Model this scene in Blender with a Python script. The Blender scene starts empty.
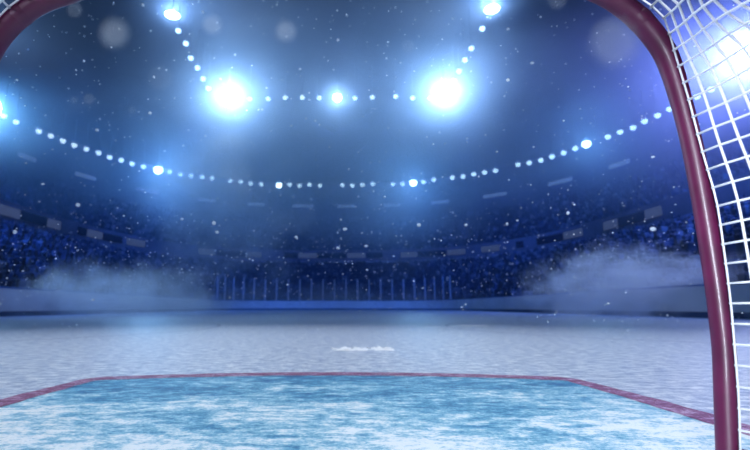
import bpy, math, random
from mathutils import Vector, Matrix, noise as mnoise

random.seed(7)
S = bpy.context.scene
COL = S.collection

# ------------------------------------------------------------------ camera geometry (also used to lay out the hall)
F, CX, CY, HOR, CAMH = 450.0, 333.0, 225.0, 307.0, 0.38
PITCH = math.atan((HOR - CY) / F)

def ray(u, v):
    x = (u - CX) / F
    z = (CY - v) / F
    return Vector((x, math.cos(PITCH) - z * math.sin(PITCH), math.sin(PITCH) + z * math.cos(PITCH)))

def at_height(u, v, H):
    """Where the line of sight meets the horizontal plane at height H."""
    d = ray(u, v)
    t = (H - CAMH) / d.z
    return Vector((d.x * t, d.y * t, H))

def at_depth(u, v, Y):
    d = ray(u, v)
    t = Y / d.y
    return Vector((d.x * t, Y, CAMH + d.z * t))

# ------------------------------------------------------------------ materials
def new_mat(name):
    m = bpy.data.materials.new(name)
    m.use_nodes = True
    nt = m.node_tree
    for n in list(nt.nodes):
        nt.nodes.remove(n)
    out = nt.nodes.new('ShaderNodeOutputMaterial')
    return m, nt, out

def N(nt, typ, **kw):
    n = nt.nodes.new(typ)
    for k, v in kw.items():
        if k.startswith('i_'):
            n.inputs[k[2:].replace('_', ' ')].default_value = v
        else:
            setattr(n, k, v)
    return n

def L(nt, a, b):
    nt.links.new(a, b)

def math_node(nt, op, a, b=None, c=None, clamp=False):
    n = nt.nodes.new('ShaderNodeMath')
    n.operation = op
    n.use_clamp = clamp
    for i, x in enumerate((a, b, c)):
        if x is None:
            continue
        if isinstance(x, (int, float)):
            n.inputs[i].default_value = x
        else:
            L(nt, x, n.inputs[i])
    return n.outputs[0]

def noise_node(nt, vec, scale, detail=4, rough=0.55, stretch=None, rot=0.0, loc=(0, 0, 0)):
    mp = nt.nodes.new('ShaderNodeMapping')
    L(nt, vec, mp.inputs['Vector'])
    mp.inputs['Location'].default_value = loc
    mp.inputs['Rotation'].default_value = (0, 0, rot)
    mp.inputs['Scale'].default_value = stretch or (1, 1, 1)
    n = nt.nodes.new('ShaderNodeTexNoise')
    n.inputs['Scale'].default_value = scale
    n.inputs['Detail'].default_value = detail
    n.inputs['Roughness'].default_value = rough
    L(nt, mp.outputs[0], n.inputs['Vector'])
    return n.outputs['Fac']

def ramp(nt, fac, stops):
    r = nt.nodes.new('ShaderNodeValToRGB')
    el = r.color_ramp.elements
    while len(el) < len(stops):
        el.new(0.5)
    for e, (p, c) in zip(el, stops):
        e.position = p
        e.color = (c[0], c[1], c[2], 1) if not isinstance(c, (int, float)) else (c, c, c, 1)
    L(nt, fac, r.inputs[0])
    return r.outputs[0]

def mix(nt, fac, a, b):
    m = nt.nodes.new('ShaderNodeMix')
    m.data_type = 'RGBA'
    if isinstance(fac, (int, float)):
        m.inputs[0].default_value = fac
    else:
        L(nt, fac, m.inputs[0])
    for s, x in ((m.inputs[6], a), (m.inputs[7], b)):
        if isinstance(x, tuple):
            s.default_value = (x[0], x[1], x[2], 1)
        else:
            L(nt, x, s)
    return m.outputs[2]

def simple_mat(name, col, rough=0.5, metal=0.0, var=0.25, scale=6.0, coat=0.0, spec=0.5, bump=0.0):
    m, nt, out = new_mat(name)
    tc = N(nt, 'ShaderNodeTexCoord')
    f = noise_node(nt, tc.outputs['Object'], scale, 5)
    dark = tuple(c * (1 - var) for c in col)
    lite = tuple(min(1, c * (1 + var)) for c in col)
    c = ramp(nt, f, [(0.3, dark), (0.7, lite)])
    b = N(nt, 'ShaderNodeBsdfPrincipled')
    L(nt, c, b.inputs['Base Color'])
    b.inputs['Roughness'].default_value = rough
    b.inputs['Metallic'].default_value = metal
    b.inputs['Coat Weight'].default_value = coat
    b.inputs['Specular IOR Level'].default_value = spec
    if bump:
        bp = N(nt, 'ShaderNodeBump')
        bp.inputs['Strength'].default_value = bump
        L(nt, f, bp.inputs['Height'])
        L(nt, bp.outputs[0], b.inputs['Normal'])
    L(nt, b.outputs[0], out.inputs[0])
    return m

def emit_mat(name, col, strength, sample=False):
    m, nt, out = new_mat(name)
    e = N(nt, 'ShaderNodeEmission')
    e.inputs[0].default_value = (*col, 1)
    e.inputs[1].default_value = strength
    L(nt, e.outputs[0], out.inputs[0])
    if not sample:
        m.cycles.emission_sampling = 'NONE'
    return m

def frost_bsdf(nt, out, color, rough, height, spec=0.5, bump=0.35, dist=0.01):
    b = N(nt, 'ShaderNodeBsdfPrincipled')
    L(nt, color, b.inputs['Base Color'])
    if isinstance(rough, float):
        b.inputs['Roughness'].default_value = rough
    else:
        L(nt, rough, b.inputs['Roughness'])
    b.inputs['Specular IOR Level'].default_value = spec
    bp = N(nt, 'ShaderNodeBump')
    bp.inputs['Strength'].default_value = bump
    bp.inputs['Distance'].default_value = dist
    L(nt, height, bp.inputs['Height'])
    L(nt, bp.outputs[0], b.inputs['Normal'])
    L(nt, b.outputs[0], out.inputs[0])

def ice_layers(nt):
    """Skate-scratched frost shared by the ice, the crease and its line."""
    tc = N(nt, 'ShaderNodeTexCoord')
    P = tc.outputs['Object']
    s1 = noise_node(nt, P, 11.0, 8, 0.72, (1.0, 1.5, 1), 0.12)
    s2 = noise_node(nt, P, 9.0, 6, 0.72, (0.9, 3.6, 1), -0.22, (3, 1, 0))
    s3 = noise_node(nt, P, 11.0, 6, 0.72, (3.2, 0.8, 1), 0.6, (7, 2, 0))
    fine = noise_node(nt, P, 75.0, 4, 0.75, (1, 1.2, 1))
    big = noise_node(nt, P, 1.3, 4, 0.6, (1, 1.6, 1))
    return P, s1, s2, s3, fine, big

def make_ice():
    m, nt, out = new_mat('scratched_ice')
    P, s1, s2, s3, fine, big = ice_layers(nt)
    a = math_node(nt, 'MULTIPLY_ADD', s2, 0.8, math_node(nt, 'MULTIPLY', s1, 0.7))
    a = math_node(nt, 'MULTIPLY_ADD', s3, 0.35, a)
    a = math_node(nt, 'MULTIPLY_ADD', fine, 0.4, a)
    c = ramp(nt, math_node(nt, 'MULTIPLY', a, 0.45), [(0.43, ICE_DARK), (0.50, ICE_MID), (0.57, ICE_WHITE)])
    # painted face-off circles (radius 4.57 m) and the blue lines
    sx = N(nt, 'ShaderNodeSeparateXYZ')
    L(nt, P, sx.inputs[0])
    ax = math_node(nt, 'ABSOLUTE', sx.outputs[0])
    dx = math_node(nt, 'SUBTRACT', ax, 6.75)
    dy = math_node(nt, 'SUBTRACT', sx.outputs[1], 8.6)
    r = math_node(nt, 'SQRT', math_node(nt, 'ADD', math_node(nt, 'MULTIPLY', dx, dx), math_node(nt, 'MULTIPLY', dy, dy)))
    band = math_node(nt, 'LESS_THAN', math_node(nt, 'ABSOLUTE', math_node(nt, 'SUBTRACT', r, 4.5)), 0.035)
    c = mix(nt, math_node(nt, 'MULTIPLY', band, 0.55), c, (0.10, 0.11, 0.25))
    bl = math_node(nt, 'LESS_THAN', math_node(nt, 'ABSOLUTE', math_node(nt, 'SUBTRACT', sx.outputs[1], 19.0)), 0.15)
    bl2 = math_node(nt, 'LESS_THAN', math_node(nt, 'ABSOLUTE', math_node(nt, 'SUBTRACT', sx.outputs[1], 35.0)), 0.15)
    c = mix(nt, math_node(nt, 'MULTIPLY', math_node(nt, 'ADD', bl, bl2), 0.7), c, (0.03, 0.08, 0.4))
    frost_bsdf(nt, out, c, 0.32, a, 0.35, 0.5, 0.012)
    return m

def make_crease():
    m, nt, out = new_mat('blue_crease_paint')
    P, s1, s2, s3, fine, big = ice_layers(nt)
    a = math_node(nt, 'MULTIPLY_ADD', s2, 0.45, math_node(nt, 'MULTIPLY', s1, 0.9))
    a = math_node(nt, 'MULTIPLY_ADD', fine, 0.45, a)
    a = math_node(nt, 'MULTIPLY_ADD', big, 0.75, a)
    sx = N(nt, 'ShaderNodeSeparateXYZ')
    L(nt, P, sx.inputs[0])
    worn = math_node(nt, 'MULTIPLY', math_node(nt, 'SUBTRACT', 1.95, sx.outputs[1]), 0.10)
    fr = math_node(nt, 'ADD', math_node(nt, 'MULTIPLY_ADD', math_node(nt, 'SUBTRACT', math_node(nt, 'MULTIPLY', a, 0.4), 0.5), 1.75, 0.5), worn)
    c = ramp(nt, fr, [(0.37, CR_DARK), (0.46, CR_MID), (0.54, CR_LITE), (0.63, CR_WHITE)])
    frost_bsdf(nt, out, c, 0.42, a, 0.3, 0.6, 0.012)
    return m

def make_line():
    m, nt, out = new_mat('red_line_paint')
    P, s1, s2, s3, fine, big = ice_layers(nt)
    a = math_node(nt, 'MULTIPLY_ADD', s2, 0.6, math_node(nt, 'MULTIPLY', s1, 0.7))
    a = math_node(nt, 'MULTIPLY_ADD', fine, 0.7, a)
    c = ramp(nt, math_node(nt, 'MULTIPLY', a, 0.5), [(0.41, (0.11, 0.012, 0.055)), (0.50, (0.25, 0.045, 0.13)), (0.58, (0.62, 0.45, 0.60))])
    frost_bsdf(nt, out, c, 0.42, a, 0.3, 0.6, 0.012)
    return m

ICE_DARK, ICE_MID, ICE_WHITE = (0.20, 0.27, 0.42), (0.47, 0.53, 0.62), (0.90, 0.92, 0.92)
CR_DARK, CR_MID, CR_LITE, CR_WHITE = (0.012, 0.11, 0.26), (0.06, 0.28, 0.45), (0.28, 0.56, 0.68), (0.88, 0.93, 0.92)

M = {}
M['ice'] = make_ice()
M['crease'] = make_crease()
M['line'] = make_line()
M['red'] = simple_mat('red_goal_paint', (0.095, 0.006, 0.044), 0.42, 0.0, 0.3, 9, coat=0.12)
M['red_dark'] = simple_mat('dark_red_goal_paint', (0.08, 0.005, 0.035), 0.4, 0.0, 0.3, 14, coat=0.3)
M['cord'] = simple_mat('white_net_cord', (0.9, 0.9, 0.92), 0.7, 0, 0.06, 150, bump=0.2)
M['snow'] = simple_mat('shaved_ice', (0.92, 0.95, 0.98), 0.75, 0, 0.06, 60, bump=0.5)
M['board'] = simple_mat('white_boards', (0.62, 0.63, 0.66), 0.5, 0, 0.12, 0.7)
M['kick'] = simple_mat('dark_kickplate', (0.03, 0.05, 0.12), 0.5, 0, 0.3, 2)
M['cap'] = simple_mat('blue_board_cap', (0.05, 0.12, 0.32), 0.4, 0, 0.2, 2)
M['steel'] = simple_mat('steel_post', (0.35, 0.40, 0.5), 0.4, 0.6, 0.2, 3)
M['stand'] = simple_mat('navy_terrace', (0.02, 0.03, 0.07), 0.85, 0, 0.4, 0.5)
M['wall'] = simple_mat('navy_wall', (0.03, 0.035, 0.075), 0.85, 0, 0.3, 0.15)
M['ceiling'] = simple_mat('dark_ceiling', (0.012, 0.014, 0.03), 0.9, 0, 0.35, 0.12)
M['fascia'] = simple_mat('grey_fascia', (0.09, 0.085, 0.13), 0.7, 0, 0.2, 0.6)
M['housing'] = simple_mat('lamp_housing', (0.05, 0.06, 0.09), 0.5, 0.5, 0.2, 3)
M['screen_off'] = simple_mat('dark_display', (0.008, 0.01, 0.03), 0.25, 0, 0.3, 2)
M['screen_on'] = emit_mat('dim_display', (0.40, 0.46, 0.80), 0.17)
M['strip'] = emit_mat('strip_light', (0.42, 0.55, 0.92), 0.36)
M['bulb'] = emit_mat('lamp_bulb', (0.68, 0.86, 1.0), 3.0)
M['bulb_big'] = emit_mat('bright_bulb', (0.85, 0.95, 1.0), 9.0)
M['flood'] = emit_mat('flood_lens', (0.88, 0.96, 1.0), 14.0)

def make_crowd_mat():
    m, nt, out = new_mat('crowd_clothes')
    tc = N(nt, 'ShaderNodeTexCoord')
    v = N(nt, 'ShaderNodeTexVoronoi')
    v.inputs['Scale'].default_value = 1.7
    L(nt, tc.outputs['Object'], v.inputs['Vector'])
    sp = N(nt, 'ShaderNodeSeparateColor')
    L(nt, v.outputs['Color'], sp.inputs[0])
    c = ramp(nt, sp.outputs[0], [(0.0, (0.004, 0.006, 0.02)), (0.5, (0.02, 0.026, 0.06)), (0.8, (0.045, 0.06, 0.12)), (1.0, (0.14, 0.16, 0.22))])
    b = N(nt, 'ShaderNodeBsdfPrincipled')
    b.inputs['Roughness'].default_value = 0.9
    L(nt, c, b.inputs['Base Color'])
    L(nt, b.outputs[0], out.inputs[0])
    return m
M['crowd'] = make_crowd_mat()

def make_glass():
    m, nt, out = new_mat('rink_glass')
    t = N(nt, 'ShaderNodeBsdfTransparent')
    t.inputs[0].default_value = (0.86, 0.92, 0.98, 1)
    g = N(nt, 'ShaderNodeBsdfGlossy')
    g.inputs['Roughness'].default_value = 0.12
    lw = N(nt, 'ShaderNodeLayerWeight')
    lw.inputs[0].default_value = 0.06
    mx = N(nt, 'ShaderNodeMixShader')
    L(nt, math_node(nt, 'MULTIPLY', lw.outputs['Fresnel'], 0.35), mx.inputs[0])
    L(nt, t.outputs[0], mx.inputs[1])
    L(nt, g.outputs[0], mx.inputs[2])
    L(nt, mx.outputs[0], out.inputs[0])
    return m
M['glass'] = make_glass()

def make_fleck():
    m, nt, out = new_mat('ice_fleck')
    d = N(nt, 'ShaderNodeBsdfDiffuse')
    d.inputs[0].default_value = (0.88, 0.94, 1, 1)
    t = N(nt, 'ShaderNodeBsdfTranslucent')
    t.inputs[0].default_value = (0.88, 0.94, 1, 1)
    mx = N(nt, 'ShaderNodeMixShader')
    mx.inputs[0].default_value = 0.5
    L(nt, d.outputs[0], mx.inputs[1])
    L(nt, t.outputs[0], mx.inputs[2])
    L(nt, mx.outputs[0], out.inputs[0])
    return m
M['fleck'] = make_fleck()

# ------------------------------------------------------------------ object helpers
def obj(name, verts, faces, mat, parent=None, smooth=False, loc=None):
    me = bpy.data.meshes.new(name)
    me.from_pydata([tuple(v) for v in verts], [], faces)
    me.update()
    if smooth:
        for p in me.polygons:
            p.use_smooth = True
    o = bpy.data.objects.new(name, me)
    me.materials.append(mat)
    COL.objects.link(o)
    if parent is not None:
        o.parent = parent
    if loc is not None:
        o.location = loc
    return o

def empty(name, loc=(0, 0, 0)):
    o = bpy.data.objects.new(name, None)
    o.empty_display_size = 0.2
    o.location = loc
    COL.objects.link(o)
    return o

def tag(o, label=None, cat=None, group=None, kind=None):
    if label: o['label'] = label
    if cat: o['category'] = cat
    if group: o['group'] = group
    if kind: o['kind'] = kind
    return o

def catmull(pts, n=8):
    P = [Vector(p) for p in pts]
    P = [2 * P[0] - P[1]] + P + [2 * P[-1] - P[-2]]
    out = []
    for i in range(1, len(P) - 2):
        p0, p1, p2, p3 = P[i - 1:i + 3]
        for k in range(n):
            t = k / n
            out.append(0.5 * ((2 * p1) + (p2 - p0) * t + (2 * p0 - 5 * p1 + 4 * p2 - p3) * t * t + (3 * p1 - p0 - 3 * p2 + p3) * t ** 3))
    out.append(P[-2])
    return out

def resample(pts, step):
    out = [pts[0].copy()]
    acc = 0.0
    for a, b in zip(pts, pts[1:]):
        d = (b - a).length
        pos = 0.0
        while acc + (d - pos) >= step:
            pos += step - acc
            out.append(a.lerp(b, pos / d))
            acc = 0.0
        acc += d - pos
    return out

def tube(pts, r, sides=8, V=None, Fc=None, caps=True):
    """Sweep a round section along a polyline; appends to V / Fc."""
    V = [] if V is None else V
    Fc = [] if Fc is None else Fc
    n = len(pts)
    base = len(V)
    t0 = (pts[1] - pts[0]).normalized()
    ref = Vector((0, 0, 1)) if abs(t0.z) < 0.9 else Vector((0, 1, 0))
    u = t0.cross(ref).normalized()
    for i, p in enumerate(pts):
        t = (pts[min(i + 1, n - 1)] - pts[max(i - 1, 0)]).normalized()
        u = (u - t * u.dot(t)).normalized()
        w = t.cross(u)
        rr = r[i] if isinstance(r, (list, tuple)) else r
        for k in range(sides):
            a = 2 * math.pi * k / sides
            V.append(p + (u * math.cos(a) + w * math.sin(a)) * rr)
    for i in range(n - 1):
        for k in range(sides):
            a = base + i * sides + k
            b = base + i * sides + (k + 1) % sides
            Fc.append((a, b, b + sides, a + sides))
    if caps:
        Fc.append(tuple(base + k for k in reversed(range(sides))))
        Fc.append(tuple(base + (n - 1) * sides + k for k in range(sides)))
    return V, Fc

def box(V, Fc, c, sx, sy, sz, M3=None):
    b = len(V)
    for dz in (-1, 1):
        for dx, dy in ((-1, -1), (1, -1), (1, 1), (-1, 1)):
            p = Vector((dx * sx / 2, dy * sy / 2, dz * sz / 2))
            if M3 is not None:
                p = M3 @ p
            V.append(Vector(c) + p)
    for f in ((3, 2, 1, 0), (4, 5, 6, 7), (0, 1, 5, 4), (1, 2, 6, 5), (2, 3, 7, 6), (3, 0, 4, 7)):
        Fc.append(tuple(b + i for i in f))

def ico(V, Fc, c, r, sq=(1, 1, 1), lvl=0):
    t = (1 + 5 ** 0.5) / 2
    vs = [Vector(v).normalized() for v in ((-1, t, 0), (1, t, 0), (-1, -t, 0), (1, -t, 0), (0, -1, t), (0, 1, t), (0, -1, -t), (0, 1, -t), (t, 0, -1), (t, 0, 1), (-t, 0, -1), (-t, 0, 1))]
    fs = [(0, 11, 5), (0, 5, 1), (0, 1, 7), (0, 7, 10), (0, 10, 11), (1, 5, 9), (5, 11, 4), (11, 10, 2), (10, 7, 6), (7, 1, 8), (3, 9, 4), (3, 4, 2), (3, 2, 6), (3, 6, 8), (3, 8, 9), (4, 9, 5), (2, 4, 11), (6, 2, 10), (8, 6, 7), (9, 8, 1)]
    for _ in range(lvl):
        cache, nf = {}, []
        def mid(a, b):
            k = (min(a, b), max(a, b))
            if k not in cache:
                vs.append(((vs[a] + vs[b]) / 2).normalized())
                cache[k] = len(vs) - 1
            return cache[k]
        for a, b, c2 in fs:
            x, y, z = mid(a, b), mid(b, c2), mid(c2, a)
            nf += [(a, x, z), (b, y, x), (c2, z, y), (x, y, z)]
        fs = nf
    b0 = len(V)
    for v in vs:
        V.append(Vector(c) + Vector((v.x * sq[0], v.y * sq[1], v.z * sq[2])) * r)
    Fc += [tuple(b0 + i for i in f) for f in fs]

def lathe(prof, sides, V, Fc, M4):
    """prof: list of (radius, axial); axis +Z of M4."""
    b0 = len(V)
    for r, z in prof:
        for k in range(sides):
            a = 2 * math.pi * k / sides
            V.append(M4 @ Vector((r * math.cos(a), r * math.sin(a), z)))
    for i in range(len(prof) - 1):
        for k in range(sides):
            a = b0 + i * sides + k
            b = b0 + i * sides + (k + 1) % sides
            Fc.append((a, b, b + sides, a + sides))
    Fc.append(tuple(b0 + k for k in reversed(range(sides))))
    e = b0 + (len(prof) - 1) * sides
    Fc.append(tuple(e + k for k in range(sides)))

# ------------------------------------------------------------------ outlines of the hall
Y0 = -14.0   # the hall runs on behind the goal
def rounded_loop(W, E, R, z, off=0.0):
    W, E, R = W + off, E + off, R + off
    pts = [Vector((W, Y0, z)), Vector((W, E - R, z))]
    for k in range(1, 25):
        a = math.pi / 2 * k / 24
        pts.append(Vector((W - R + R * math.cos(a), E - R + R * math.sin(a), z)))
    left = [Vector((-p.x, p.y, z)) for p in reversed(pts)]
    return pts + left

def super_loop(W, E, yc, n, z):
    pts = [Vector((W, Y0, z))]
    for k in range(0, 181):
        a = math.pi * k / 180
        c, s = math.cos(a), math.sin(a)
        pts.append(Vector((W * math.copysign(abs(c) ** (2 / n), c), yc + (E - yc) * abs(s) ** (2 / n), z)))
    pts.append(Vector((-W, Y0, z)))
    return pts

def even(pts, n):
    """n+1 points equally spaced along a polyline."""
    ln = [0.0]
    for a, b in zip(pts, pts[1:]):
        ln.append(ln[-1] + (b - a).length)
    out, j = [], 0
    for i in range(n + 1):
        s = ln[-1] * i / n
        while j < len(pts) - 2 and ln[j + 1] < s:
            j += 1
        d = ln[j + 1] - ln[j]
        out.append(pts[j].lerp(pts[j + 1], 0 if d == 0 else min(1, max(0, (s - ln[j]) / d))))
    return out

def ribbon(loops, name, mat, parent=None, smooth=False):
    V, Fc = [], []
    n = len(loops[0])
    for lp in loops:
        V += lp
    for r in range(len(loops) - 1):
        for i in range(n - 1):
            a = r * n + i
            Fc.append((a, a + 1, a + n + 1, a + n))
    return obj(name, V, Fc, mat, parent, smooth)

NSEG = 160
RW, RE, RR = 13.2, 57.0, 8.5
def zed(lp, z):
    return [Vector((p.x, p.y, z)) for p in lp]

# ---- ice
lp = rounded_loop(RW, RE, RR, 0.0, 0.05)
ice = obj('floor', lp, [tuple(range(len(lp)))], M['ice'])
tag(ice, 'white scratched ice sheet of the rink', 'ice', kind='structure')

# ---- boards, closed profile: kickplate, panel, cap
inner = even(rounded_loop(RW, RE, RR, 0), NSEG)
outer = even(rounded_loop(RW, RE, RR, 0, 0.18), NSEG)
boards = ribbon([zed(inner, 0.2), zed(inner, 1.12), zed(outer, 1.12), zed(outer, 0.0)], 'rink_boards', M['board'])
tag(boards, 'pale blue-white rink boards around the ice', 'rink boards', kind='structure')
inn2 = even(rounded_loop(RW, RE, RR, 0, -0.025), NSEG)
kp = ribbon([zed(inn2, 0.0), zed(inn2, 0.2), zed(inner, 0.21)], 'kickplate', M['kick'], boards)
cap_in = even(rounded_loop(RW, RE, RR, 0, -0.03), NSEG)
cap_out = even(rounded_loop(RW, RE, RR, 0, 0.21), NSEG)
ribbon([zed(cap_in, 1.115), zed(cap_in, 1.19), zed(cap_out, 1.19), zed(cap_out, 1.115)], 'cap_rail', M['cap'], boards)

# ---- protective glass behind the far boards with upright posts
glass = empty('protective_glass', (0, RE + 0.1, 1.19))
tag(glass, 'clear protective glass with upright posts above the far boards', 'rink glass')
fl = [p for p in even(rounded_loop(RW, RE, RR, 0, 0.09), 240) if p.y > RE - 7.0]
gl = [Vector((p.x, p.y - RE - 0.1, 0)) for p in fl]
o = ribbon([zed(gl, 0.0), zed(gl, 2.6)], 'pane', M['glass'], glass)
md = o.modifiers.new('thick', 'SOLIDIFY'); md.thickness = 0.02
seg = resample(gl, 1.45)
for p in seg:
    V, Fc = [], []
    box(V, Fc, (p.x, p.y, 1.32), 0.16, 0.12, 2.64)
    obj('post', V, Fc, M['steel'], glass)

# ---- terraces
def terrace(name, lpa, za, lpb, zb, rows):
    loops = []
    for r in range(rows + 1):
        t = r / rows
        cur = [a.lerp(b, t) for a, b in zip(lpa, lpb)]
        z = za + (zb - za) * t
        zp = za + (zb - za) * max(0, (r - 1)) / rows
        if r == 0:
            loops.append(zed(cur, 0.0 if za < 2 else za - 0.1))
            loops.append(zed(cur, za))
        else:
            loops.append(zed(cur, za + (zb - za) * (r - 1) / rows))
            loops.append(zed(cur, z))
    o = ribbon(loops, name, M['stand'])
    tag(o, kind='structure')
    return o

def crowd_rows(lpa, za, lpb, zb, rows, V, Fc, fill=0.8):
    for r in range(rows):
        t = (r + 0.45) / rows
        z = za + (zb - za) * r / rows
        cur = [a.lerp(b, t) for a, b in zip(lpa, lpb)]
        for p in resample(cur, 0.62):
            if random.random() > fill or p.y < 6:
                continue
            jx, jy = random.uniform(-.12, .12), random.uniform(-.15, .15)
            h = random.uniform(0.62, 0.95)
            w = random.uniform(0.19, 0.26)
            b = len(V)
            x, y = p.x + jx, p.y + jy
            # seated spectator: tapering torso with shoulders and a head
            for (ww, zz) in ((w * .8, 0.0), (w * 1.1, h * .72), (w * .45, h * .82)):
                for dx, dy in ((-1, -.6), (1, -.6), (1, .6), (-1, .6)):
                    V.append(Vector((x + dx * ww, y + dy * ww, z + zz)))
            for k in range(2):
                for q in range(4):
                    Fc.append((b + k * 4 + q, b + k * 4 + (q + 1) % 4, b + k * 4 + 4 + (q + 1) % 4, b + k * 4 + 4 + q))
            Fc.append((b + 8, b + 9, b + 10, b + 11))
            hb = len(V)
            hz = z + h * .82 + .12
            for dx, dy, dz in ((0, 0, .15), (.1, 0, 0), (0, .1, 0), (-.1, 0, 0), (0, -.1, 0), (0, 0, -.13)):
                V.append(Vector((x + dx, y + dy, hz + dz)))
            for q in range(4):
                Fc.append((hb, hb + 1 + q, hb + 1 + (q + 1) % 4))
                Fc.append((hb + 5, hb + 1 + (q + 1) % 4, hb + 1 + q))

st_a = even(rounded_loop(RW, RE, RR, 0, 1.4), NSEG)
fas = even(super_loop(28.5, 73.0, 35.0, 2.8, 0), NSEG)
fas_in = even(super_loop(28.2, 72.6, 35.0, 2.8, 0), NSEG)
top_l = even(super_loop(40.3, 82.5, 38.0, 2.4, 0), NSEG)
terrace('lower_terrace', st_a, 1.0, fas_in, 7.4, 12)
FZ0, FZ1 = 7.75, 9.5
fascia = ribbon([zed(fas_in, 7.4), zed(fas, FZ0), zed(fas, FZ1), zed(even(super_loop(28.8, 73.3, 35.0, 2.8, 0), NSEG), FZ1)], 'balcony_front', M['fascia'])
tag(fascia, 'grey balcony front curving around the hall between the two stands', 'balcony', kind='structure')
up_a = even(super_loop(29.5, 74.0, 35.2, 2.75, 0), NSEG)
up_b = even(super_loop(39.6, 81.8, 38.0, 2.4, 0), NSEG)
terrace('upper_terrace', up_a, 8.9, up_b, 16.5, 11)
wall = ribbon([zed(up_b, 16.5), zed(top_l, 16.6), zed(top_l, 24.0)], 'wall_back', M['wall'])
tag(wall, kind='structure')
V, Fc = [], []
crowd_rows(st_a, 1.0, fas_in, 7.4, 12, V, Fc)
crowd_rows(up_a, 8.9, up_b, 16.5, 11, V, Fc)
cr = obj('crowd', V, Fc, M['crowd'])
tag(cr, 'dim seated crowd filling both stands', 'crowd', kind='stuff')

# ---- ceiling
CEIL = 23.5
V, Fc = [], []
cl = zed(even(super_loop(40.4, 82.6, 38.0, 2.4, 0), NSEG), CEIL)
ceil = obj('ceiling', cl, [tuple(reversed(range(len(cl))))], M['ceiling'])
tag(ceil, kind='structure')

# ------------------------------------------------------------------ ribbon displays on the balcony front
def ordinal(n):
    names = ['first', 'second', 'third', 'fourth', 'fifth', 'sixth', 'seventh', 'eighth', 'ninth', 'tenth', 'eleventh', 'twelfth', 'thirteenth', 'fourteenth', 'fifteenth', 'sixteenth', 'seventeenth', 'eighteenth', 'nineteenth', 'twentieth']
    return names[n - 1]

FASL = super_loop(28.5, 73.0, 35.0, 2.8, 0)
def loop_hit(loop, u):
    """Point of an outline that lies on the vertical plane through image column u near the horizon."""
    k = (u - CX) / F * 1.0
    best = None
    for a, b in zip(loop, loop[1:]):
        fa, fb = a.x - k * a.y / math.cos(PITCH) * 1.0, b.x - k * b.y / math.cos(PITCH)
        if fa * fb <= 0 and a.y + b.y > 4:
            t = fa / (fa - fb) if fa != fb else 0
            p = a.lerp(b, t)
            best = p
    return best

def strip_box(name, loop, u0, u1, z0, z1, out, depth, mat, parent=None):
    a, b = loop_hit(loop, u0), loop_hit(loop, u1)
    nseg = 6
    us = [u0 + (u1 - u0) * i / nseg for i in range(nseg + 1)]
    P = [loop_hit(loop, u) for u in us]
    V, Fc = [], []
    for i, p in enumerate(P):
        q = P[min(i + 1, nseg)] - P[max(i - 1, 0)]
        nrm = Vector((-q.y, q.x, 0)).normalized()
        if nrm.dot(Vector((0, 30, 0)) - p) < 0:
            nrm = -nrm
        for o_, z in ((out, z0), (out, z1), (out - depth, z1), (out - depth, z0)):
            V.append(Vector((p.x, p.y, z)) + nrm * o_)
    for i in range(nseg):
        for k in range(4):
            x, y = i * 4 + k, i * 4 + (k + 1) % 4
            Fc.append((x, y, y + 4, x + 4))
    Fc.append((3, 2, 1, 0))
    e = nseg * 4
    Fc.append((e, e + 1, e + 2, e + 3))
    c = sum(V, Vector()) / len(V)
    return obj(name, [v - c for v in V], Fc, mat, parent, loc=c)

panels = [(-4, 18, 1), (19, 46, 0), (47, 60, 1), (78, 87, 0), (88, 103, 1), (104, 123, 0), (128, 146, 1), (200, 217, 1), (218, 246, 0), (247, 262, 1),
          (285, 298, 0), (299, 317, 1), (318, 346, 0), (347, 365, 1), (366, 382, 0), (400, 416, 1), (417, 445, 0), (446, 464, 1), (480, 498, 1), (515, 522, 0), (536, 562, 0),
          (563, 582, 1), (604, 618, 1), (619, 646, 0), (647, 664, 1)]
n_on = n_off = 0
for u0, u1, on in panels:
    o = strip_box('display_panel', FASL, u0, u1, FZ0 + 0.45, FZ1 - 0.45, 0.10, 0.2, M['screen_on'] if on else M['screen_off'])
    if on:
        n_on += 1
        tag(o, 'pale lit ribbon display on the balcony front, %s pale one along from left end' % ordinal(n_on), 'display', 'pale ribbon displays')
    else:
        n_off += 1
        tag(o, 'dark switched off ribbon display on the balcony front, %s dark one from left end' % ordinal(n_off), 'display', 'dark ribbon displays')

WALL = super_loop(40.3, 82.5, 38.0, 2.4, 0)
strips = [(8, 28), (69, 91), (133, 157), (196, 215), (247, 264), (292, 313), (337, 355), (384, 401), (432, 450), (485, 509), (552, 577), (616, 638)]
for i, (u0, u1) in enumerate(strips):
    o = strip_box('strip_light', WALL, u0, u1, 18.7, 19.3, 0.12, 0.09, M['strip'])
    tag(o, 'dim horizontal strip light high on the back wall, %s from the left end' % ordinal(i + 1), 'strip light', 'strip lights on the back wall')

# ------------------------------------------------------------------ lamps
LH = 20.0
def aim(p, tgt):
    d = (Vector(tgt) - p).normalized()
    return d.to_track_quat('Z', 'Y').to_matrix().to_4x4()

def bulb_lamp(u, v, pxr, mat, label, group, name='round_lamp'):
    p = at_height(u, v, LH)
    r = pxr * (p - Vector((0, 0, CAMH))).length / F * 1.0
    e = empty(name, p)
    tag(e, label, 'lamp', group)
    V, Fc = [], []
    ico(V, Fc, (0, 0, 0), r, (1, 1, 1), 1)
    obj('bulb', V, Fc, mat, e, True)
    V, Fc = [], []
    lathe([(r * 1.02, r * .45), (r * .85, r * 1.0), (r * .3, r * 1.5)], 14, V, Fc, Matrix())
    obj('housing', V, Fc, M['housing'], e, True)
    V, Fc = [], []
    tube([Vector((0, 0, r * 1.4)), Vector((0, 0, CEIL - LH))], 0.03, 6, V, Fc)
    obj('stem', V, Fc, M['housing'], e)
    return e

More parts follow.
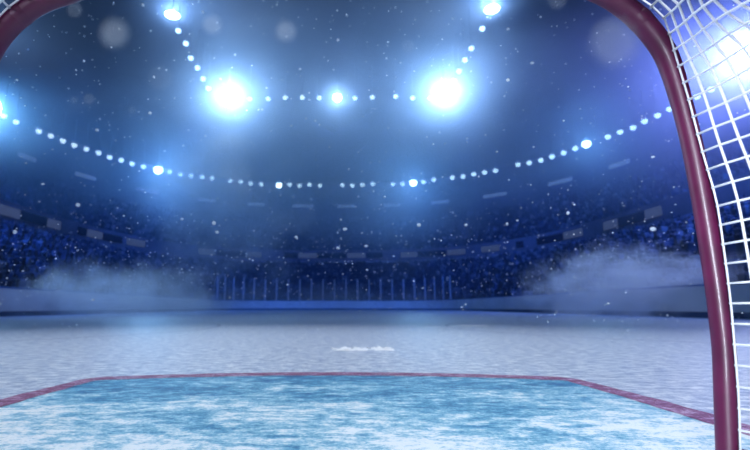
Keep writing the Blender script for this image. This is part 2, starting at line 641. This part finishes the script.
def flood_lamp(u, v, pxr, label, mat, flat=1.0):
    p = at_height(u, v, LH)
    r = pxr * p.length / F
    e = empty('floodlight', p)
    tag(e, label, 'floodlight', 'floodlights')
    R4 = aim(p, (0, 0, 0.4)) if flat == 1.0 else aim(p, (0, 0, 0.4)) @ Matrix.Diagonal((1.0, flat, 1.0, 1.0))
    V, Fc = [], []
    lathe([(r * .55, -r * 1.0), (r * .98, -r * .35), (r * 1.04, 0.0), (r * 1.0, 0.02)], 28, V, Fc, R4)
    obj('housing', V, Fc, M['housing'], e, True)
    V, Fc = [], []
    lathe([(r * .97, 0.03), (r * .9, 0.14), (r * .6, .26), (r * .1, .32)], 28, V, Fc, R4)
    obj('lens', V, Fc, mat, e, True)
    V, Fc = [], []
    tube([Vector((0, 0, 0)) + R4 @ Vector((0, 0, -r * .8)), Vector((0, 0, r * .6)) + R4 @ Vector((0, 0, -r * .8)), Vector((0, 0, CEIL - LH - .02)) + Vector(((R4 @ Vector((0, 0, -r * .8))).x, (R4 @ Vector((0, 0, -r * .8))).y, 0))], 0.09, 8, V, Fc)
    obj('bracket', V, Fc, M['housing'], e)
    return p

ring = [  # the long curved string, left to right; None marks the four brighter lamps
    (3.6, 115.6), (16, 121.8), (38.9, 131), (50.9, 135.8), (62.9, 140.6), (74.4, 145.2), (86.4, 148.9), (98.6, 152.8), (109.7, 157.2), (121.2, 160), (132.2, 163.6), (143.5, 166.5),
    'A', (169.4, 171.8), (180.3, 174.4), (191, 175.6), (202, 176.8), (212.1, 178), (230.3, 180.9), (240.8, 181.6), (250.6, 183.3), (261.3, 184.1),
    'B', (289.6, 184.5), (299.4, 185.6), (309.5, 184.6), (319.9, 185.6), (342.5, 184.8), (352.3, 185.4), (362.4, 184.7), (372.8, 183.9), (392.8, 184.1), (402.6, 183.8),
    'C', (423.4, 181.8), (433.8, 179.7), (452.3, 177.5), (463, 176.4), (473.7, 174), (484.4, 172.3), (495.4, 170.5), (517.8, 164.5), (529.2, 162.7), (540.8, 160.1), (552, 156.5), (563.6, 152.7), (575.1, 148.4),
    'D', (607.8, 136.8), (620, 131.9), (633, 127.6), (644.5, 121.2), (657.5, 115.3), (669.7, 108.8), (682.5, 103), (697, 96.5), (711, 89)]
bigs = {'A': (158.4, 169.8, 4.2, 'bright lamp over the left stand'), 'B': (278.9, 185, 3.1, 'less bright big lamp left of centre'),
        'C': (413.3, 182.7, 3.7, 'bright lamp over the far stand'), 'D': (586.4, 143.8, 3.6, 'bright lamp over the right stand')}
idx = {i: s for i, s in enumerate(ring) if isinstance(s, str)}
for i, s in enumerate(ring):
    if isinstance(s, str):
        u, v, r, lb = bigs[s]
        bulb_lamp(u, v, r, M['bulb_big'], lb + ', within the long curved string of small lamps', 'brighter lamps of the curved string', 'bright_lamp')
        continue
    j = min(idx, key=lambda k: (abs(k - i), k))
    side = 'left' if i < j else 'right'
    nm = {'A': 'bright left stand lamp', 'B': 'less bright big lamp', 'C': 'bright far stand lamp', 'D': 'bright right stand lamp'}[idx[j]]
    bulb_lamp(s[0], s[1], 2.25, M['bulb'], 'small lamp of the curved string, %s to the %s of %s' % (ordinal(abs(i - j)), side, nm), 'small lamps of the curved string')

row = [(249.8, 99), (268.1, 98.8), (285.2, 97.4), (302.3, 97.4), (319.3, 97.7), 'M', (355, 98), (372.3, 97.3), (395.7, 96.4), (412.7, 98), (430, 97.7)]
for i, s in enumerate(row):
    if s == 'M':
        bulb_lamp(337.3, 97.4, 4.3, M['bulb_big'], 'bright lamp in the middle of the straight row between two floodlights', 'lamps of the straight row', 'bright_lamp')
    else:
        side = 'left' if i < 5 else 'right'
        bulb_lamp(s[0], s[1], 2.3, M['bulb'], 'small lamp of the straight row, %s to the %s of its bright middle lamp' % (ordinal(abs(i - 5)), side), 'lamps of the straight row')
lft = [(178.3, 30.7), (185.8, 43.5), (190.8, 58), (197.5, 67.8), (203.1, 78.6), (208.4, 88.3)]
rgt = [(482.2, 28.6), (471.3, 48.3), (464.9, 59.8), (459, 71), (454, 80.5)]
for lst, sd in ((lft, 'left'), (rgt, 'right')):
    for i, s in enumerate(lst):
        bulb_lamp(s[0], s[1], 2.4, M['bulb'], 'small lamp of the %s slanting row, %s down from its top floodlight' % (sd, ordinal(i + 1)), 'lamps of the slanting rows')

fp = {}
fp['L'] = flood_lamp(228.8, 98.4, 8.0, 'large dazzling floodlight at the left end of the straight lamp row', M['flood'])
fp['R'] = flood_lamp(444.5, 93.8, 8.0, 'large dazzling floodlight at the right end of the straight lamp row', M['flood'])
fp['TL'] = flood_lamp(172.3, 15.0, 6.2, 'smaller oval floodlight at the top of the left slanting lamp row', M['flood'], 0.55)
fp['TR'] = flood_lamp(492.0, 9.2, 6.2, 'smaller oval floodlight at the top of the right slanting lamp row', M['flood'], 0.6)
fp['FR'] = flood_lamp(752, 50, 8, 'floodlight glaring behind the net cords at upper right', M['flood'])
fp['FL'] = flood_lamp(-14, 106, 10, 'floodlight just beyond the left edge above the left stand', M['flood'])

# ------------------------------------------------------------------ the goal
GY = 1.15
PR = 0.0240
goal = empty('hockey_goal', (0, GY, 0))
tag(goal, 'red hockey goal frame with white net framing the view', 'hockey goal')
inner_r = [(.906, -.0), (.912, .045), (.925, .158), (.938, .275), (.943, .397), (.9435, .524), (.9415, .656), (.936, .794), (.9235, .937), (.912, 1.029), (.896, 1.087), (.857, 1.155), (.813, 1.203), (.763, 1.241), (.70, 1.268), (.62, 1.284), (.50, 1.292), (.25, 1.297), (0, 1.298)]
inner_l = [(-.25, 1.297), (-.50, 1.291), (-.62, 1.281), (-.70, 1.264), (-.755, 1.242), (-.812, 1.219), (-.856, 1.19), (-.896, 1.146), (-.929, 1.086), (-.948, 1.0), (-.957, .9), (-.963, .7), (-.965, .4), (-.965, 0)]
cv = catmull([Vector((x, 0, z)) for x, z in inner_r + inner_l], 6)
cl_pts, cl_rad = [], []
for i, p in enumerate(cv):
    t = (cv[min(i + 1, len(cv) - 1)] - cv[max(i - 1, 0)]).normalized()
    nrm = Vector((t.z, 0, -t.x))          # outward: right of travel (up the right post, over, down the left)
    k = min(1, max(0, (p.z - .85) / .3))
    k = k * k * (3 - 2 * k)
    cl_pts.append(p + nrm * (0.0285 - .004 * k))
    cl_rad.append(PR + .0055 * k)
sr = min((i for i in range(len(cv) // 2)), key=lambda i: abs(cv[i].z - 1.165))
sl = min((i for i in range(len(cv) // 2, len(cv))), key=lambda i: abs(cv[i].z - 1.175))
for nm, a, b in (('post', 0, sr), ('crossbar', sr, sl), ('post', sl, len(cv) - 1)):
    V, Fc = tube(cl_pts[a:b + 1], cl_rad[a:b + 1], 28)
    obj(nm, V, Fc, M['red'], goal, True)
for s in (sr, sl):
    p = cl_pts[s]
    t = (cl_pts[s + 1] - cl_pts[s - 1]).normalized()
    pts = [p + t * d for d in (-.016, -.013, -.006, .006, .013, .016)]
    V, Fc = tube(pts, [cl_rad[s] * q for q in (1.002, 1.02, 1.035, 1.035, 1.02, 1.002)], 28)
    obj('joint', V, Fc, M['red'], goal, True)
# base rail running back from both posts
half = [(.937, 0), (.99, -.1), (1.06, -.25), (1.12, -.45), (1.13, -.7), (1.05, -.98), (.85, -1.2), (.5, -1.32), (0, -1.35)]
rail = [Vector((x, y, .029)) for x, y in half] + [Vector((-x - .055 * (1 if y > -.3 else 0), y, .029)) for x, y in reversed(half[:-1])]
V, Fc = tube(catmull(rail, 6), 0.026, 18)
obj('base_rail', V, Fc, M['red_dark'], goal, True)

# net: cords tied along the back of the frame, running backwards
NY = -0.036      # just behind the pipe, seen from inside the goal
edge_px = [(739.5, 446), (739, 400), (735, 350), (730.5, 300), (724, 250), (716.3, 200), (702, 150), (689, 100), (677, 60), (673, 46), (669, 32), (664, 17), (658.5, 10.5)]
er = [at_depth(u, v, GY + NY) for u, v in edge_px]
er = [Vector((p.x, NY, p.z)) for p in er]
er[0].z = 0.05
top = [Vector((.80, NY, 1.262)), Vector((.73, NY, 1.30)), Vector((.5, NY, 1.335)), Vector((0, NY, 1.345)), Vector((-.5, NY, 1.333)), Vector((-.72, NY, 1.297))]
el = [Vector((-.79, NY, 1.262)), Vector((-.845, NY, 1.238)), Vector((-.90, NY, 1.19)), Vector((-.95, NY, 1.11)), Vector((-.985, NY, 1.0)), Vector((-1.0, NY, .8)), Vector((-1.012, NY, .4)), Vector((-1.005, NY, .05))]
STEP = 0.0486
path = resample(catmull(er + top + el, 10), STEP)
def net_dir(p):
    z = p.z
    tab = [(0, .50, 0.0), (.35, .42, 0.0), (.55, .28, .03), (.74, .12, .02), (.95, -.05, -.08), (1.10, -.33, -.29), (1.2, -.36, -.30), (1.4, -.2, -.32)]
    for (z0, k0, h0), (z1, k1, h1) in zip(tab, tab[1:]):
        if z <= z1:
            t = max(0, (z - z0) / (z1 - z0))
            k, h = k0 + (k1 - k0) * t, h0 + (h1 - h0) * t
            break
    fx = max(-1, min(1, p.x / .82))
    return Vector((k * fx, -1, h)).normalized()
NC = 23
grid = [[p + net_dir(p) * STEP * i + Vector((0, 0, -.004 * math.sin(i * .9 + j * .35) * min(i, 3) / 3)) for i in range(NC + 1)] for j, p in enumerate(path)]
V, Fc = [], []
for j, rw in enumerate(grid):
    tube([rw[0] + Vector((0, .004, 0))] + rw[1:], 0.0030, 6, V, Fc)
for i in range(NC + 1):
    tube([g[i] for g in grid], 0.0024 if i == 0 else 0.0030, 6, V, Fc)
for j, g in enumerate(grid):          # knots
    for i in range(1, 8):
        ico(V, Fc, g[i], 0.0042)
obj('net', V, Fc, M['cord'], goal, True)

# ------------------------------------------------------------------ crease and its red line
def crease_outline(d=0.0):
    """Right half outline of the crease, from the goal line forward; d grows it outward."""
    pts = [Vector((1.30 + d, -.6, 0)), Vector((1.30 + d, 1.15, 0)), Vector((1.30 + d * .95, 1.95, 0)), Vector((1.262 + d * .75, 2.48 + d * .35, 0))]
    sag = []
    x0, y0, y1 = 1.215 + d * .4, 2.53 + d * .95, 2.70 + d * 1.05
    n = 14
    for k in range(n + 1):
        x = x0 * (1 - k / n)
        sag.append(Vector((x, y1 - (y1 - y0) * (x / x0) ** 2, 0)))
    return pts + sag
def full(half):
    return half + [Vector((-p.x - .03, p.y, p.z)) for p in reversed(half[:-1])]
LWID = 0.12
def worn_edge(pts, seed):
    P = resample(pts, 0.02)
    return [p + Vector((mnoise.noise(p * 9 + Vector((seed, 0, 0))), mnoise.noise(p * 9 + Vector((0, seed, 5))), 0)) * .009
            + Vector((mnoise.noise(p * 31 + Vector((seed, 0, 0))), mnoise.noise(p * 31 + Vector((0, seed, 5))), 0)) * .007 for p in P]
NP = 420
ins, outs = worn_edge(full(crease_outline(-LWID / 2)), 3), worn_edge(full(crease_outline(LWID / 2)), 8)
ins, outs = even(ins, NP), even(outs, NP)
co = obj('goal_crease', [v + Vector((0, 0, .0015)) for v in ins], [tuple(range(len(ins)))], M['crease'])
tag(co, 'frosty light blue goal crease painted on the ice', 'goal crease', kind='structure')
V = [v + Vector((0, 0, .0025)) for v in ins] + [v + Vector((0, 0, .0025)) for v in outs]
n = len(ins)
Fc = [(i, i + 1, n + i + 1, n + i) for i in range(n - 1)]
lo = obj('crease_line', V, Fc, M['line'])
tag(lo, 'frosted red line bordering the light blue crease', 'painted line', kind='structure')

# ------------------------------------------------------------------ shaved snow on the ice
def snow_pile(name, c, w, d, h, n, label, seed):
    random.seed(seed)
    V, Fc = [], []
    nx, ny = 48, 12
    for j in range(ny + 1):
        for i in range(nx + 1):
            a, b = i / nx * 2 - 1, j / ny * 2 - 1
            env = max(0, 1 - a * a) ** .5 * max(0, 1 - b * b)
            x, y = a * w / 2, b * d / 2 + .02 * math.sin(a * 4)
            f = mnoise.fractal(Vector((x * 16 + seed, y * 16, seed)), .8, 2.1, 5)
            prof = .55 + .45 * math.cos((a + .62) * 4.2) + .55 * math.exp(-((a - .86) / .12) ** 2)
            V.append(Vector((x, y, max(-.002, env * h * (-.2 + 1.7 * f + .8 * prof)))))
    for j in range(ny):
        for i in range(nx):
            q = j * (nx + 1) + i
            Fc.append((q, q + 1, q + nx + 2, q + nx + 1))
    for k in range(n):
        a, b = random.uniform(-1, 1), random.gauss(0, .35)
        r = random.uniform(.003, .010) * (h / .03)
        ico(V, Fc, (a * w / 2, b * d / 2, r * .7 + random.random() * h * .5 * (1 - a * a)), r, (1.3, 1, .8))
    o = obj(name, V, Fc, M['snow'], None, True, c)
    tag(o, label, 'snow')
    return o
snow_pile('snow_ridge', (0.27, 4.22, 0), 0.56, 0.20, 0.026, 60, 'low white ridge of shaved snow on the ice beyond the crease', 3)
snow_pile('snow_patch', (2.9, 9.6, 0), 0.6, 0.4, 0.018, 14, 'faint patch of snow by the curved line far out at right', 5)

# ------------------------------------------------------------------ ice crystals drifting in the air
random.seed(21)
V, Fc = [], []
def fleck(u, v, Y, px, el=True):
    d = ray(u, v)
    p = Vector((0, 0, CAMH)) + d * (Y / d.y)
    if p.z < 0.03:
        return
    r = px * Y / F / 2
    sq = (random.uniform(.7, 1.3), random.uniform(.7, 1.3), random.uniform(.5, 1.1)) if el else (1, 1, 1)
    ico(V, Fc, p, r, sq)
for k in range(1300):
    Y = math.exp(random.uniform(math.log(1.6), math.log(24)))
    fleck(random.uniform(-40, 790), random.uniform(-20, 330), Y, random.choice([.7, .9, 1.0, 1.1, 1.3, 1.6, 2.0]))
for k in range(700):   # thicker close above the far ice and the stands
    Y = math.exp(random.uniform(math.log(2.5), math.log(22)))
    fleck(random.uniform(-20, 700), random.gauss(265, 32), Y, random.choice([.8, 1.0, 1.2, 1.5]))
big = [(78, 205, 4), (345, 229, 4.2), (568, 213, 4.2), (214, 223, 4), (15, 232, 3.5), (419, 225, 3), (154, 77, 2.5), (93, 300, 3), (338, 248, 3), (366, 246, 3), (97, 130, 3.2), (150, 113, 3), (338, 40, 3), (508, 80, 3),
       (182, 219, 3), (466, 225, 3), (217, 232, 3), (43, 184, 3), (653, 229, 5), (300, 69, 3), (388, 42, 2.6), (508, 29, 2.6), (532, 63, 3.2), (653, 157, 2.6), (296, 237, 2.8), (507, 224, 3), (17, 80, 3), (203, 12, 3), (143, 5, 3), (84, 61, 2.2), (76, 70, 2)]
for u, v, px in big:
    fleck(u, v, random.uniform(2.2, 6), px * 1.2)
# a few crystals drift right before the lens and blur to discs
near = [(75, 10, 17, .08), (115, 33.5, 30, .2), (212, 24.5, 20, .22), (286, 31.5, 21, .24), (614, 43, 50, .14), (160, 78, 26, .05), (89, 99, 11, .1), (74, 100, 8, .1), (132, 110, 8, .08), (408, 46, 14, .05), (557, 0, 20, .07)]
for u, v, D, op in near:
    Y = 1 / (D / 3.89 + 0.667)
    fleck(u, v, Y, D * math.sqrt(op) * 1.0, False)
dust = obj('ice_dust', V, Fc, M['fleck'], None, True)
tag(dust, 'tiny white ice crystals drifting through the air', 'ice crystals', kind='stuff')

# ------------------------------------------------------------------ haze and smoke
def volume_mat(name, build):
    m, nt, out = new_mat(name)
    build(nt, out)
    return m
HAZE = 0.0014
def hz(nt, out):
    s = N(nt, 'ShaderNodeVolumeScatter')
    s.inputs['Color'].default_value = (0.36, 0.58, 1.0, 1)
    s.inputs['Density'].default_value = HAZE
    s.inputs['Anisotropy'].default_value = 0.82
    a = N(nt, 'ShaderNodeVolumeAbsorption')
    a.inputs['Color'].default_value = (0.10, 0.50, 1.0, 1)
    a.inputs['Density'].default_value = 0.014
    ad = N(nt, 'ShaderNodeAddShader')
    L(nt, s.outputs[0], ad.inputs[0])
    L(nt, a.outputs[0], ad.inputs[1])
    L(nt, ad.outputs[0], out.inputs['Volume'])
V, Fc = [], []
box(V, Fc, (0, 37, 11.7), 84, 104, 24)
hazeo = obj('haze', V, Fc, volume_mat('arena_haze', hz))
tag(hazeo, 'thin blue haze filling the whole hall', 'haze', kind='stuff')

def smoke(c, rad, dens, scale, seed, label, lo=0.45, col=(1.0, 1.0, 1.0), soft=0.9, amp=2.6, g=0.6):
    def b(nt, out):
        tc = N(nt, 'ShaderNodeTexCoord')
        P = tc.outputs['Object']
        ln = N(nt, 'ShaderNodeVectorMath', operation='DIVIDE')
        L(nt, P, ln.inputs[0]); ln.inputs[1].default_value = rad
        le = N(nt, 'ShaderNodeVectorMath', operation='LENGTH')
        L(nt, ln.outputs[0], le.inputs[0])
        f1 = noise_node(nt, P, scale, 6, 0.62, (1, 1, 1.3), 0, (seed, seed * 2, 0))
        # puffy border: radius wobbles with the noise
        fall = math_node(nt, 'MULTIPLY', math_node(nt, 'SUBTRACT', 1.0, le.outputs['Value']), 1 / soft, clamp=False)
        d = math_node(nt, 'ADD', fall, math_node(nt, 'MULTIPLY', math_node(nt, 'SUBTRACT', f1, 0.5), amp))
        d = math_node(nt, 'SUBTRACT', d, lo - .2, clamp=True)
        edge = math_node(nt, 'MULTIPLY', math_node(nt, 'SUBTRACT', 1.0, le.outputs['Value'], clamp=True), 4.0, clamp=True)
        d = math_node(nt, 'MULTIPLY', math_node(nt, 'MULTIPLY', d, edge), dens)
        s = N(nt, 'ShaderNodeVolumeScatter')
        s.inputs['Color'].default_value = (*col, 1)
        s.inputs['Anisotropy'].default_value = g
        L(nt, d, s.inputs['Density'])
        L(nt, s.outputs[0], out.inputs['Volume'])
    m = volume_mat('smoke_%d' % seed, b)
    m.cycles.volume_step_rate = 0.8
    V, Fc = [], []
    ico(V, Fc, (0, 0, 0), 1.0, tuple(r * 1.06 for r in rad), 2)
    o = obj('smoke_cloud', V, Fc, m, None, False, c)
    tag(o, label, 'smoke', kind='stuff')
    return o
smoke((13.0, 19.5, 1.1), (5.6, 5.0, 2.5), 0.75, 0.75, 1, 'thick billowing smoke bank spilling over the right boards')
smoke((-9.4, 21.0, 0.8), (6.0, 6.0, 2.1), 0.40, 0.7, 2, 'pale smoke drifting over the left boards')
smoke((-7.5, 31, 7.0), (8.0, 6, 8.5), 0.13, 0.26, 3, 'tall pale plume of smoke rising in front of the left stand')
smoke((4.5, 37, 7.5), (11, 6, 7.5), 0.045, 0.2, 4, 'faint smoke hanging in front of the far stand')
smoke((0, 34, 0.8), (17, 16, 1.6), 0.022, 0.3, 5, 'low mist lying over the far ice')

smoke((-1, 39, 14.5), (27, 24, 11), 0.068, 0.10, 6, 'broad blue haze added to spread the glow under the straight lamp row', 0.2, (0.50, 0.67, 1.0), 0.9, 1.4, 0.72)  # cloud added to brighten the middle and leave the upper corners dark

smoke((24, 34, 15), (20, 15, 10), 0.05, 0.15, 7, 'mist added for the glow around the floodlight behind the net', 0.2, (0.5, 0.55, 1.0), 0.9, 1.0, 0.75)  # cloud added to carry the violet glow at the right
smoke((-32, 42, 15), (14, 13, 9), 0.09, 0.15, 8, 'mist added for the glow around the floodlight above the left stand', 0.2, (0.42, 0.66, 1.0), 0.9, 1.0, 0.75)  # cloud added so the left floodlight gets a wide glow

# ------------------------------------------------------------------ lights
def point(name, p, W, col, r=0.5):
    l = bpy.data.lights.new(name, 'POINT')
    l.energy = W
    l.color = col
    l.shadow_soft_size = r
    o = bpy.data.objects.new(name, l)
    o.location = p
    COL.objects.link(o)
    return o
def spot(name, p, tgt, W, col, ang, blend=0.6, r=0.4):
    l = bpy.data.lights.new(name, 'SPOT')
    l.energy = W
    l.color = col
    l.spot_size = math.radians(ang)
    l.spot_blend = blend
    l.shadow_soft_size = r
    o = bpy.data.objects.new(name, l)
    o.location = p
    o.rotation_euler = (Vector(tgt) - Vector(p)).to_track_quat('-Z', 'Y').to_euler()
    COL.objects.link(o)
    return o
def fwd(p, d=0.9):
    return p + (Vector((0, 0, .4)) - p).normalized() * d
WHITE, BLUE, VIOLET, CYAN = (0.62, 0.82, 1.0), (0.07, 0.26, 1.0), (0.62, 0.58, 1.0), (0.40, 0.80, 1.0)
K = 0.13
spot('flood_light', fwd(fp['L']), (0, 0, 19), 58000 * K, WHITE, 112, 0.8, .5)
spot('flood_light', fwd(fp['R']), (0, 0, 19), 58000 * K, WHITE, 112, 0.8, .5)
spot('flood_light', fwd(fp['TL']), (0, 0, 19), 20000 * K, WHITE, 90, 0.7, .5)
spot('flood_light', fwd(fp['TR']), (0, 0, 19), 20000 * K, WHITE, 90, 0.7, .5)
spot('flood_light', fwd(fp['FR']), (0, 4, 0), 150000 * K, VIOLET, 120, 0.5, .5)
spot('flood_light', fwd(fp['FL']), (0, 4, 0), 26000 * K, CYAN, 120, 0.5, .5)
for s, W in (('A', 14000), ('B', 5000), ('C', 14000), ('D', 12000)):
    point('lamp_light', fwd(at_height(bigs[s][0], bigs[s][1], LH), 1.2), W * K, CYAN, .3)
point('lamp_light', fwd(at_height(337.3, 97.4, LH), 1.2), 8000 * K, WHITE, .3)
# lamps over the goal end (above the frame) that light the near ice
spot('goal_spot', (-2.5, 7.0, 21), (0, 2.2, 0), 14500, (1.0, 0.95, 0.92), 50, 1.0, .6)
spot('goal_spot', (3.5, 1.0, 21), (0.3, 2.6, 0), 3000, (1.0, 0.93, 0.88), 40, 1.0, .6)
for x in (-6.5, 6.5):        # added spots without fixtures, to brighten the far boards
    spot('end_fill', (x * .7, 30, 20), (x, 57, 1.0), 5500, (0.50, 0.72, 1.0), 24, 0.9, .4)
# spots added at two bright string lamps, to brighten the smoke
spot('lamp_beam', fwd(at_height(158.4, 169.8, LH), 1.4), (-7.5, 31, 7.0), 8500, (0.42, 0.72, 1.0), 34, 0.9, .4)
spot('lamp_beam', fwd(at_height(413.3, 182.7, LH), 1.4), (4.5, 37, 8.0), 4000, (0.42, 0.70, 1.0), 34, 0.9, .4)
# unseen spot added behind the goal, to whiten the net and light the frame
spot('rear_fill', (-3.0, -6.0, 1.5), (.95, 1.05, 1.06), 6500, (0.90, 0.92, 1.0), 19, 0.8, 1.2)
for x in (13.0, -12.5):     # unseen spots added far out at both sides, to backlight the smoke
    spot('side_fill', (x * 2.35, 27, 10.3), (x, 20.5, 2.0), 15500 if x > 0 else 8500, (0.55, 0.74, 0.92), 26, 0.9, .4)
spot('rim_light', (-9, 10, 7), (.95, 1.15, .9), 4500, (0.85, 0.92, 1.0), 11, 0.8, .3)  # added spot without a fixture, for the highlight along the post
# blue fill spots without fixtures, added to wash the stands
for x, y, tx, ty in ((-15, 46, -19, 66), (15, 46, 19, 66), (-25, 21, -31, 40), (25, 21, 31, 40), (-20, 10, -29, 22), (20, 10, 29, 22)):
    spot('stand_wash', (x, y, 20.5), (tx, ty, 5), 24000 if abs(tx) > 19 else 14000, BLUE, 125, 0.9, 1.0)

w = bpy.data.worlds.new('hall_ambient')
S.world = w
w.use_nodes = True
bg = w.node_tree.nodes['Background']
bg.inputs[0].default_value = (0.05, 0.13, 0.5, 1)
bg.inputs[1].default_value = 0.06

# ------------------------------------------------------------------ camera
cam = bpy.data.cameras.new('camera')
cam.sensor_width = 36
cam.lens = F / 750 * 36
cam.shift_x = (375 - CX) / 750
cam.clip_start = 0.01
cam.clip_end = 300
cam.dof.use_dof = True
cam.dof.focus_distance = 1.5
cam.dof.aperture_fstop = 2.5
co_ = bpy.data.objects.new('camera', cam)
co_.location = (0, 0, CAMH)
co_.rotation_euler = (math.pi / 2 + PITCH, 0, 0)
COL.objects.link(co_)
S.camera = co_

S.view_settings.view_transform = 'Standard'
S.view_settings.look = 'None'
S.view_settings.exposure = 0.0
S.view_settings.gamma = 1.0
S.view_settings.use_curve_mapping = False
S.cycles.use_denoising = True
S.cycles.sample_clamp_indirect = 3.0
S.cycles.max_bounces = 6
S.cycles.volume_bounces = 2
S.cycles.transparent_max_bounces = 12
